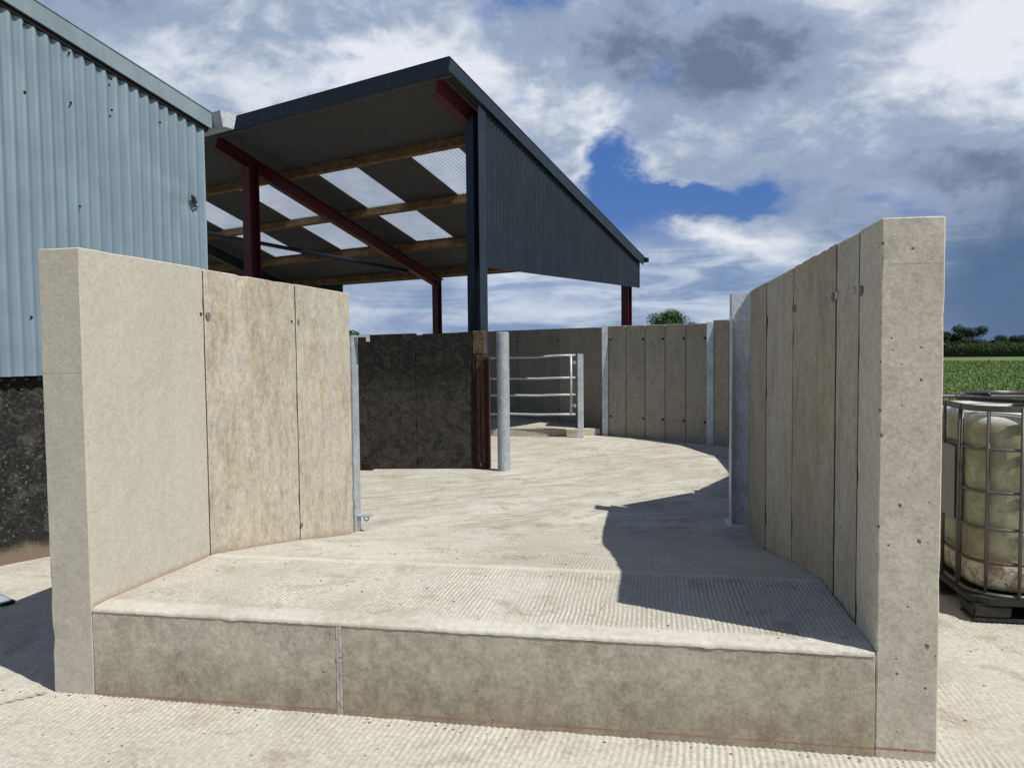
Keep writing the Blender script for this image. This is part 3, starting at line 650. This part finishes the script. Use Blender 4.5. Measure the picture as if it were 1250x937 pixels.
for v0, v1, l in strips:
    if not l:
        roof_sheet('roof_sheet', -.67, 2.26, v0-.02, v1+.02, M_under); roof_sheet('roof_sheet', 2.18, UE, v0-.02, v1+.02, M_under, -.006)
    else:
        roof_sheet('roof_sheet', -.67, .80, v0, v1, M_under, .002); roof_sheet('rooflight', .72, 2.26, v0, v1, M_light, -.004)
        roof_sheet('rooflight', 2.18, 3.66, v0, v1, M_light, -.008); roof_sheet('roof_sheet', 3.58, UE, v0, v1, M_under, -.012)
for u in (.76, 2.215, 3.64, 4.86):                                  # timber purlins
    w_, h_ = .07, .155
    for v0, v1 in ((.05, 4.72), (4.72, 9.55), (9.55, 14.2)):
        b = MB(); b.beam(SW(u, v0, RZ(u)-.018-h_/2), SW(u, v1-.002, RZ(u)-.018-h_/2), w_, h_, RN); b.build('purlin', M_wood, t, bevel=.003)
b = MB(); b.beam(SW(-.60, -.1, RZ(-.6)-.10), SW(-.60, 14.2, RZ(-.6)-.10), .05, .15, RN); b.build('eave_purlin', M_under, t)
for v in (.14, 4.76, 9.5):                                          # rafters and columns
    b = MB(); z_ = -.175-.11; b.ibeam(SW(-.64, v, RZ(-.64)+z_), SW(5.0, v, RZ(5.0)+z_), .13, .22, .012); b.build('rafter', M_red if v < 9 else M_navy, t)
    for u in (0, 4.86):
        if v == .14 and u == 0: continue
        w_ = .2 if u == 0 else .15
        b = MB(); top = RZ(u)-.27; b.ibeam(SW(u, v, YZ if u == 0 else .0), SW(u, v, top), w_, w_, .014, tuple(G)); b.build('post', M_red, t)
# blue corner post with flashings
b = MB(); b.beam(SW(0.01, .075, YZ), SW(.01, .075, RZ(0)-.30), .13, .13, tuple(G)); b.build('corner_post', M_navy, t, bevel=.004)
b = MB(); b.beam(SW(.02, -.080, YZ+1.2), SW(.02, -.080, RZ(.02)-.16), .012, .17, tuple(G)); b.build('corner_flashing', M_slatetrim, t)
# wind brace
b = MB(); b.tube([SW(4.0, 4.82, RZ(4.0)-.42), SW(2.75, 6.65, RZ(2.75)-.40), SW(1.5, 8.5, RZ(1.5)-.38), SW(.9, 9.4, RZ(.9)-.38)], .042, 8); b.build('wind_brace', M_navy, t)
b = MB(); b.prism([SW(5.02, 7.9, 1.9), SW(5.02, 14.3, 1.9), SW(5.02, 14.3, RZ(5.02)-.05), SW(5.02, 7.9, RZ(5.02)-.05)], G*.02); b.build('rear_cladding', M_slate, t)
# gable cladding, sheet by sheet
pitch = .0762*1.0; ncor = 64; u = .06; k = 0
while u < 4.98:
    u1 = min(u+.99, 4.99); n = max(2, int((u1-u)/pitch*8)); vs = []; fs = []; rows = 5
    for i in range(n+1):
        uu = u+(u1-u)*i/n; h = .0095*math.sin(2*math.pi*uu/pitch); zt = RZ(uu)-.13; zb = 2.62
        for j in range(rows): vs.append(SW(uu, -.072+h+.002*noise.noise(Vector((uu*3, j, 0))), zb+(zt-zb)*j/(rows-1)))
    for i in range(n):
        for j in range(rows-1): fs.append((i*rows+j, (i+1)*rows+j, (i+1)*rows+j+1, i*rows+j+1))
    b = MB(); b.add(vs, fs); b.build('wall_sheet', M_slate, t, smooth=True); u = u1
b = MB(); b.beam(SW(.1, -.035, 2.70), SW(4.95, -.035, 2.70), .04, .12); b.beam(SW(.1, -.035, 3.5), SW(4.2, -.035, 3.5), .04, .12); b.build('cladding_rail', M_under, t)
# verge and eave flashings
def RP(u, v, dz): return SW(u, v, RZ(u)+dz)
b = MB(); b.beam(RP(-.70, -.115, -.085), RP(UE+.02, -.115, -.085), .012, .17, RN); b.beam(RP(-.70, -.035, .006), RP(UE+.02, -.035, .006), .17, .012, RN)
b.tube([RP(-.70, -.115, .0), RP(UE+.02, -.115, .0)], .013, 8)
b.build('verge_flashing', M_slatetrim, t, bevel=.003)
b = MB(); b.beam(RP(-.695, -.12, -.10), RP(-.695, 14.3, -.10), .012, .20, (0, 0, 1)); b.beam(RP(-.62, -.115, .013), RP(-.62, 14.3, .013), .16, .01, RN); b.beam(RP(-.675, -.11, -.195), RP(-.675, 14.3, -.195), .05, .01, (0, 0, 1)); b.build('eave_flashing', M_slatetrim, t, bevel=.002)
b = MB(); pr = [(-.055, .02), (-.05, -.07), (.05, -.07), (.065, .02), (.055, .02), (.042, -.06), (-.042, -.06), (-.045, .02)]
b.prism([SW(UE+.07+a, -.17, RZ(UE)-.04+c) for a, c in pr], E*14.4); b.build('gutter', M_slatetrim, t)

# ------------------------------------------------------------------ teal barn on the left
B0 = Vector((-4.633, 4.772, 0)); NB = Vector((math.cos(TH), -math.sin(TH), 0))
def BP(tt, z, n=0): return B0+G*tt+NB*n+Vector((0, 0, z))
def VZ(tt): return 4.105-.320*(tt)-.002
t = empty('teal_barn', BP(-1.5, 0, -4), 'teal corrugated metal barn on a blackened block base at the left', 'barn')
TC = 1.755
edges = [-5.2, -4.28, -3.37, -2.45, -1.54, -.62, .28, 1.02, TC]
for ei, (t0, t1) in enumerate(zip(edges, edges[1:])):
    pitch = .0863; n = int((t1+.03-t0)/pitch*10); vs = []; fs = []; zn = 40
    for i in range(n+1):
        tt = min(t0+(t1+.03-t0)*i/n, TC); h = .0125*math.sin(2*math.pi*tt/pitch)+(.0015 if ei % 2 else 0)
        zt = VZ(tt)-.055+(.004 if ei % 2 else 0); zb = 1.365-.010*math.cos(2*math.pi*tt/pitch*1.0)*0
        for j in range(zn+1):
            z_ = zb+(zt-zb)*j/zn; d = h
            # crumpled, torn patch near the corner
            dd = math.exp(-((tt-1.60)/.10)**2-((z_-2.84)/.09)**2); d += -.022*dd
            dd = math.exp(-((tt-1.50)/.16)**2-((z_-2.90+.2*(tt-1.5))/.035)**2); d += .014*dd
            dd = math.exp(-((tt-1.47)/.05)**2-((z_-2.62)/.12)**2); d -= .010*dd
            d += .0022*noise.noise(Vector((tt*2.5, z_*1.7, 3)))
            g2 = BP(tt+.006*noise.noise(Vector((tt*3, z_*1.1, 8))), z_, d); vs.append(g2)
    k = zn+1
    for i in range(n):
        for j in range(zn): fs.append((i*k+j, (i+1)*k+j, (i+1)*k+j+1, i*k+j+1))
    b = MB(); b.add(vs, fs); b.build('wall_sheet', M_teal, t, smooth=True)
b = MB(); b.prism([BP(1.615, 2.90, .004), BP(1.625, 2.82, .004), BP(1.668, 2.835, .004), BP(1.650, 2.885, .004)], NB*.012); b.build('torn_hole', M_dark, t)
b = MB(); b.prism([BP(1.63, 2.815, .012), BP(1.675, 2.800, .012), BP(1.66, 2.792, .012), BP(1.635, 2.797, .012)], NB*.010); b.build('torn_edge', M_dark, t)
# screws
proto = None
for tt, z_ in [(.298, 3.919), (.286, 3.434), (.611, 3.814), (.61, 3.438), (.929, 3.704), (.927, 3.46), (1.338, 3.457), (.27, 1.799), (.65, 2.66), (-.1, 4.05), (-.1, 3.43), (-.5, 1.8), (.7, 1.8), (1.1, 1.8)]:
    p = BP(tt, z_, .0145)
    if not proto:
        b = MB(); b.prism([Vector((0, 0, 0))+(G*math.cos(a)+Vector((0, 0, math.sin(a))))*.010 for a in [i*math.pi/4 for i in range(8)]], NB*.004); b.prism([NB*.004+(G*math.cos(a)+Vector((0, 0, math.sin(a))))*.005 for a in [i*math.pi/3 for i in range(6)]], NB*.003)
        proto = b.build('screw', M_dark, None); s = proto
    else: s = bpy.data.objects.new('screw', proto.data); COL.objects.link(s)
    s.parent = t; s.location = p-t.location
# side sheet round the corner (faces the shed), base, roof
b = MB(); b.prism([BP(TC, 1.36, -.002), BP(TC, VZ(TC)-.07, -.002), BP(TC, VZ(TC)-.07, -9), BP(TC, 1.36, -9)], G*-.01); b.build('end_cladding', M_teal, t)
b = MB(); b.prism([BP(-5.2, -.05, -.06), BP(TC-.02, -.05, -.06), BP(TC-.02, 1.340, -.06), BP(-5.2, 1.340, -.06)], NB*-.22); b.prism([BP(TC-.02, -.05, -.28), BP(TC-.02, -.05, -9), BP(TC-.02, 1.34, -9), BP(TC-.02, 1.34, -.28)], G*-.2)
ob = b.build('base_wall', M_block, t)
b = MB(); b.prism([BP(-5.2, 1.335, -.02), BP(TC-.02, 1.335, -.02), BP(TC-.02, 1.41, -.02), BP(-5.2, 1.41, -.02)], NB*-.25); b.build('sill_dark_gap', M_dark, t)  # near-black strip paints the shaded gap below the cladding edge
RB = Vector((0, 0, 1))*1; vdir = (G*1+Vector((0, 0, -.320))).normalized(); vn = vdir.cross(NB).normalized()
if vn.z < 0: vn = -vn
def VP_(tt, n, dz): return BP(tt, VZ(tt)+dz, n)
b = MB(); b.beam(VP_(-5.2, .032, .06), VP_(1.84, .032, .06), .014, .145, vn); b.beam(VP_(-5.2, -.02, .130), VP_(1.84, -.02, .130), .13, .010, vn); b.tube([VP_(-5.2, .032, .13), VP_(1.84, .032, .13)], .012, 8); b.build('verge_flashing', M_tealtrim, t, bevel=.003)
b = MB(); b.beam(VP_(-5.2, -.01, -.02), VP_(1.80, -.01, -.02), .06, .06, vn); b.build('verge_timber', M_dark, t)  # near-black timber; the shadow gap under the flashing is put into its colour
b = MB(); vs = []; n = 400
for i in range(n+1):
    w_ = -9.0*i/n; h = .012*math.sin(2*math.pi*w_/.0762)
    vs += [BP(-5.2, VZ(-5.2)+.10+h, w_-.03), BP(1.88, VZ(1.88)+.10+h, w_-.03)]
b.add(vs, [(2*i, 2*i+1, 2*i+3, 2*i+2) for i in range(n)]); b.build('roof', M_tealtrim, t)
# gutter end sticking out past the corner
b = MB(); pr = [(-.005, .05), (.02, -.085), (.13, -.085), (.165, .05), (.157, .05), (.124, -.076), (.027, -.076), (.003, .05)]
b.prism([BP(1.825+a, VZ(1.9)+.105+c, .155) for a, c in pr], NB*-9.2); gt = b.build('gutter', M_galv, t)
b = MB(); b.prism([BP(1.825+a, VZ(1.9)+.105+c, .155) for a, c in [(-.005, .05), (.02, -.085), (.13, -.085), (.165, .05)]], NB*.006); b.build('end_cap', M_galvl, gt)

# ------------------------------------------------------------------ drain cover at the far left
t = empty('drain_cover', (-4.1, 4.0, 0), 'pale blue steel cover with black rubber edge on the yard by the black barn base', 'cover')
C0 = Vector((-3.85, 4.07, .006)); a = Vector((-.90, .42, 0)).normalized(); c_ = Vector((-.46, -.89, 0)).normalized()
b = MB(); b.prism([C0, C0+a*.7, C0+a*.7+c_*.5, C0+c_*.5], (0, 0, .018)); b.build('edge_rubber', M_black, t, bevel=.004)
b = MB(); q = C0+a*.018+c_*.018+Vector((0, 0, .0185)); b.prism([q, q+a*.66, q+a*.66+c_*.46, q+c_*.46], (0, 0, .006)); b.build('plate', M_drain, t)

# ------------------------------------------------------------------ caged liquid tank on pallet
TX, TY, LX, LY = 1.775, 4.65, 1.0, 1.18
t = empty('liquid_tank', (TX+LX/2, TY+LY/2, 0), 'stained plastic liquid tank in a steel cage on a black pallet at the right', 'tank')
def rrect(x0, x1, y0, y1, r, n=8):
    out = []
    for cx, cy, a0 in ((x1-r, y1-r, 0), (x0+r, y1-r, 90), (x0+r, y0+r, 180), (x1-r, y0+r, 270)):
        for i in range(n+1): a = math.radians(a0+90*i/n); out.append((cx+r*math.cos(a), cy+r*math.sin(a)))
    return out
prof = [(.135, .10), (.15, .045), (.19, .028), (.31, .022), (.325, .030), (.345, .022), (.50, .018), (.52, .020), (.54, .018), (.70, .017), (.72, .020), (.74, .017), (.94, .018), (.96, .021), (.98, .018), (1.08, .026), (1.13, .05), (1.150, .10), (1.155, .2)]
b = MB(); N = None
for z_, ins in prof:
    rr = rrect(TX+ins, TX+LX-ins, TY+ins, TY+LY-ins, .19, 10); N = len(rr)
    for p in rr: b.v.append((p[0], p[1], z_+.001*noise.noise(Vector((p[0]*3, p[1]*3, z_*3)))))
for i in range(len(prof)-1):
    for j in range(N): b.f.append((i*N+j, i*N+(j+1) % N, (i+1)*N+(j+1) % N, (i+1)*N+j))
b.f.append(tuple((len(prof)-1)*N+j for j in range(N))); b.f.append(tuple(reversed(range(N))))
b.build('bottle', M_tank, t, smooth=True)
b = MB(); b.tube([(TX+.5, TY+.55, 1.15), (TX+.5, TY+.55, 1.19)], .1, 24); b.build('filler_cap', M_black, t)
for z_, r_, m_ in [(1.175, .011, M_cage), (.952, .009, M_cage), (.712, .009, M_cage), (.507, .009, M_cage), (.316, .010, M_cagerust), (.135, .013, M_cage)]:
    b = MB(); b.tube([(x_, y_, z_) for x_, y_ in rrect(TX, TX+LX, TY, TY+LY, .19, 9)], r_, 8, closed=True)
    o = b.build('cage_bar', m_, t, smooth=True)
    if m_ is M_cagerust: o['label'] = 'rusty brown cage bar'
b = MB(); rr = rrect(TX-.006, TX+LX+.006, TY-.006, TY+LY+.006, .19, 9)
for i in range(len(rr)): p, q = rr[i], rr[(i+1) % len(rr)]; b.beam((*p, 1.178), (*q, 1.178), .012, .034)
b.build('top_rail', M_cage, t)
vb = [(TX+.012, TY+.075), (TX+.075, TY+.012)]+[(TX-.012, TY+.075+q) for q in (.17, .40, .63, .86)]+[(TX+q, TY-.012) for q in (.215, .43, .62, .83)]+[(TX+LX+.012, TY+q) for q in (.15, .4, .65, .9)]+[(TX+q, TY+LY+.012) for q in (.2, .4, .6, .8)]
vb[0] = (TX+.0, TY+.24); vb[1] = (TX+.066, TY+.046)
for x_, y_ in vb:
    b = MB(); b.tube([(x_, y_, .12), (x_, y_, 1.19)], .010, 8); b.build('cage_bar', M_cage, t, smooth=True)
b = MB(); b.box(TX-.026, TX-.020, TY+.27, TY+.60, .51, .94); b.build('label_plate', M_plate, t, bevel=.002)
# pallet
b = MB(); b.prism([(x_, y_, .092) for x_, y_ in rrect(TX-.03, TX+LX+.03, TY-.03, TY+LY+.03, .14, 5)], (0, 0, .036)); b.build('pallet_deck', M_blackpal, t, bevel=.004)
for fx in (TX-.02, TX+.41, TX+LX-.18):
    for fy in (TY-.02, TY+.50, TY+LY-.18):
        b = MB(); b.box(fx, fx+.20, fy, fy+.20, .018, .092); b.build('pallet_foot', M_blackpal, t, bevel=.012)
for fy in (TY-.025, TY+.50, TY+LY-.18):
    b = MB(); b.box(TX-.02, TX+LX+.02, fy, fy+.19, .0, .018); b.build('pallet_runner', M_blackpal, t, bevel=.003)
# black hose coiled on the tank
b = MB(); pts = []
for i in range(96):
    a = 2*math.pi*i/44; r_ = .435-.0007*i; pts.append((2.245+r_*math.cos(a+2.6), 5.03+r_*.95*math.sin(a+2.6), 1.208+.028*(i/96)+.010*math.sin(a*1.5)))
b.tube(pts, .0125, 8); tag(b.build('black_hose', M_black, smooth=True), 'black rubber hose coiled on top of the caged tank', 'hose')

# ------------------------------------------------------------------ vegetation
def leaf_cloud(b, c, r, n, size, squash=1., inner=.55, seed=0):
    rnd = random.Random(seed)
    for _ in range(n):
        d = Vector((rnd.gauss(0, 1), rnd.gauss(0, 1), rnd.gauss(0, 1))).normalized(); k = inner+(1-inner)*rnd.random()**.6
        p = Vector(c)+Vector((d.x*r[0], d.y*r[1], d.z*r[2]))*k*(1+.22*noise.noise(d*2.3+Vector((seed, 0, 0))))
        nrm = (d+Vector((rnd.uniform(-.8, .8), rnd.uniform(-.8, .8), rnd.uniform(-.4, .9)))).normalized(); x = nrm.orthogonal().normalized(); y = nrm.cross(x); a = rnd.uniform(0, 6.28)
        x, y = x*math.cos(a)+y*math.sin(a), y*math.cos(a)-x*math.sin(a); s = size*rnd.uniform(.6, 1.4)
        b.add([p-x*s, p+y*s*.55, p+x*s, p-y*s*.55], [(0, 1, 2, 3)])
def tree(x, y, zc, rx, rz, n, size, label, seed, mt, clumps=9, group='trees beyond the fields'):
    t = empty('tree', (x, y, -.16), label, 'tree', group)
    rnd = random.Random(seed); b = MB(); base = Vector((x, y, -.16)); cc = Vector((x, y, zc))
    b.tube([base, base+(cc-base)*.5+Vector((.05*rx, 0, 0)), cc+Vector((0, 0, rz*.3))], [rx*.09, rx*.065, rx*.02], 8)
    lf = MB()
    for i in range(clumps):
        a = rnd.uniform(0, 6.28); q = rnd.uniform(.15, .75); p = cc+Vector((math.cos(a)*rx*q, math.sin(a)*rx*q*.8, rnd.uniform(-.55, .6)*rz))
        b.tube([base+(cc-base)*rnd.uniform(.4, .8), p], [rx*.03, rx*.008], 5)
        leaf_cloud(lf, p, (rx*rnd.uniform(.3, .5),)*2+(rz*rnd.uniform(.28, .46),), n//clumps, size, seed=seed*31+i, inner=.3)
    b.build('trunk', M_bark, t); lf.build('crown', mt, t); return t
tree(2.15, 80, 3.55, 2.6, 2.0, 7000, .085, 'small green tree showing above the curved pen wall', 3, M_leaf, 13)
tree(3.6, 84, 3.1, 1.2, 1.0, 1500, .085, 'low bush crown just right behind the small tree over the pen wall', 5, M_leafdk, 6)
tree(-24.6, 60, 2.2, 1.8, 1.5, 3500, .10, 'green tree tip showing between the left ramp wall and the black wall', 8, M_leafdk, 8)
tree(36.0, 98, 2.2, 2.0, 1.6, 5000, .09, 'broad rounded tree, tallest above the hedge', 11, M_leafdk, 10)
tree(34.3, 98.5, 2.0, 1.5, 1.35, 3500, .09, 'flat-topped tree left of the tallest hedge tree', 12, M_leafdk, 8)
tree(32.6, 97.5, 1.6, 1.4, 1.2, 2500, .09, 'tree crown half hidden by the right ramp wall', 13, M_leafdk, 7)
tree(39.6, 99, 1.35, 2.1, 1.15, 3500, .09, 'low wide bush over the hedge, second from the right edge', 14, M_leafdk, 8)
tree(41.9, 99, 1.3, 2.2, 1.15, 3500, .09, 'low wide bush over the hedge at the right edge', 15, M_leafdk, 8)
# hedge
t = empty('hedge', (45, 95.5, -.16), 'long dark hedge along the far edge of the field', 'hedge')
lf = MB(); x_ = 12.0; i = 0
while x_ < 80:
    h = 1.35+.25*noise.noise(Vector((x_*.35, 0, 0))); near = 28 < x_ < 46
    leaf_cloud(lf, (x_, 95.5, h*.55), (.9, .8, h*.62), 1000 if near else 300, .07 if near else .13, seed=900+i, inner=.45); x_ += .75; i += 1
lf.build('foliage', M_hedge, t)
b = MB(); b.box(12, 80, 95.2, 95.9, -.16, 1.05); b.build('dark_core', M_bark, t)  # solid dark core stands in for the shade inside the hedge

# grass tufts standing out of the field in the part that is seen
rnd = random.Random(21); gv = MB()
for _ in range(26000):
    y_ = 19.5+55*rnd.random()**1.7; cx = .385*y_+rnd.uniform(-.06, .16)*y_; s = rnd.uniform(.5, 1.3)
    h = .055*s*(1+y_/60); w_ = .010*(1+y_/30); a = rnd.uniform(0, 3.14); dx_, dy_ = math.cos(a)*w_, math.sin(a)*w_; lx, ly = rnd.uniform(-.04, .04), rnd.uniform(-.04, .04)
    gv.add([(cx-dx_, y_-dy_, -.16), (cx+dx_, y_+dy_, -.16), (cx+lx, y_+ly, -.16+h)], [(0, 1, 2)])
me = bpy.data.meshes.new('grass'); me.from_pydata(gv.v, [], gv.f); me.materials.append(M_grass); o = bpy.data.objects.new('grass', me); COL.objects.link(o); tag(o, 'uneven grass blades growing in the field', 'grass', None, 'stuff')

# crumbs, leaves and small stones lying on the concrete
rnd = random.Random(4); b = MB()
def crumb(x, y, z, s):
    n = 6; h = s*rnd.uniform(.25, .6); a0 = rnd.uniform(0, 6); ring = [(x+math.cos(a0+6.283*i/n)*s*rnd.uniform(.6, 1.2), y+math.sin(a0+6.283*i/n)*s*rnd.uniform(.5, 1.), z+rnd.uniform(0, .3)*h) for i in range(n)]
    b.add(ring+[(x, y, z+h)], [(i, (i+1) % n, n) for i in range(n)]+[tuple(reversed(range(n)))])
for _ in range(330):
    x_, y_ = rnd.uniform(-4, 2.9), 1.9+rnd.random()*1.08; crumb(x_, y_, yz(x_, y_)+.0005, rnd.uniform(.002, .0065))
for _ in range(60):
    x_ = rnd.uniform(-3.4, 1.0); crumb(x_, 3.005-rnd.random()**2*.05, .001, rnd.uniform(.003, .009))
for _ in range(300):
    x_, y_ = rnd.uniform(XL+.05, XR-.05), rnd.uniform(3.1, 6.5); crumb(x_, y_, rampz(y_)+.001, rnd.uniform(.002, .008))
for _ in range(40):
    y_ = rnd.uniform(3.1, 6.5); crumb(XR-.01-rnd.random()**2*.25, y_, rampz(y_)+.001, rnd.uniform(.002, .007))
for _ in range(420):
    x_, y_ = rnd.uniform(-3.3, 1.9), rnd.uniform(6.7, 13); crumb(x_, y_, YZ-.004, rnd.uniform(.004, .016))
for _ in range(160):
    x_, y_ = rnd.uniform(1.15, 3.4), rnd.uniform(2.2, 6.5); crumb(x_, y_, yz(x_, y_), rnd.uniform(.003, .010))
for _ in range(60):
    x_, y_ = rnd.uniform(-5.0, -2.8), rnd.uniform(3.2, 6.5); crumb(x_, y_, yz(x_, y_), rnd.uniform(.003, .009))
tag(b.build('crumbs', M_debris), 'scattered dark crumbs, leaves and grit on the concrete', 'grit', None, 'stuff')
for y_ in (): pass
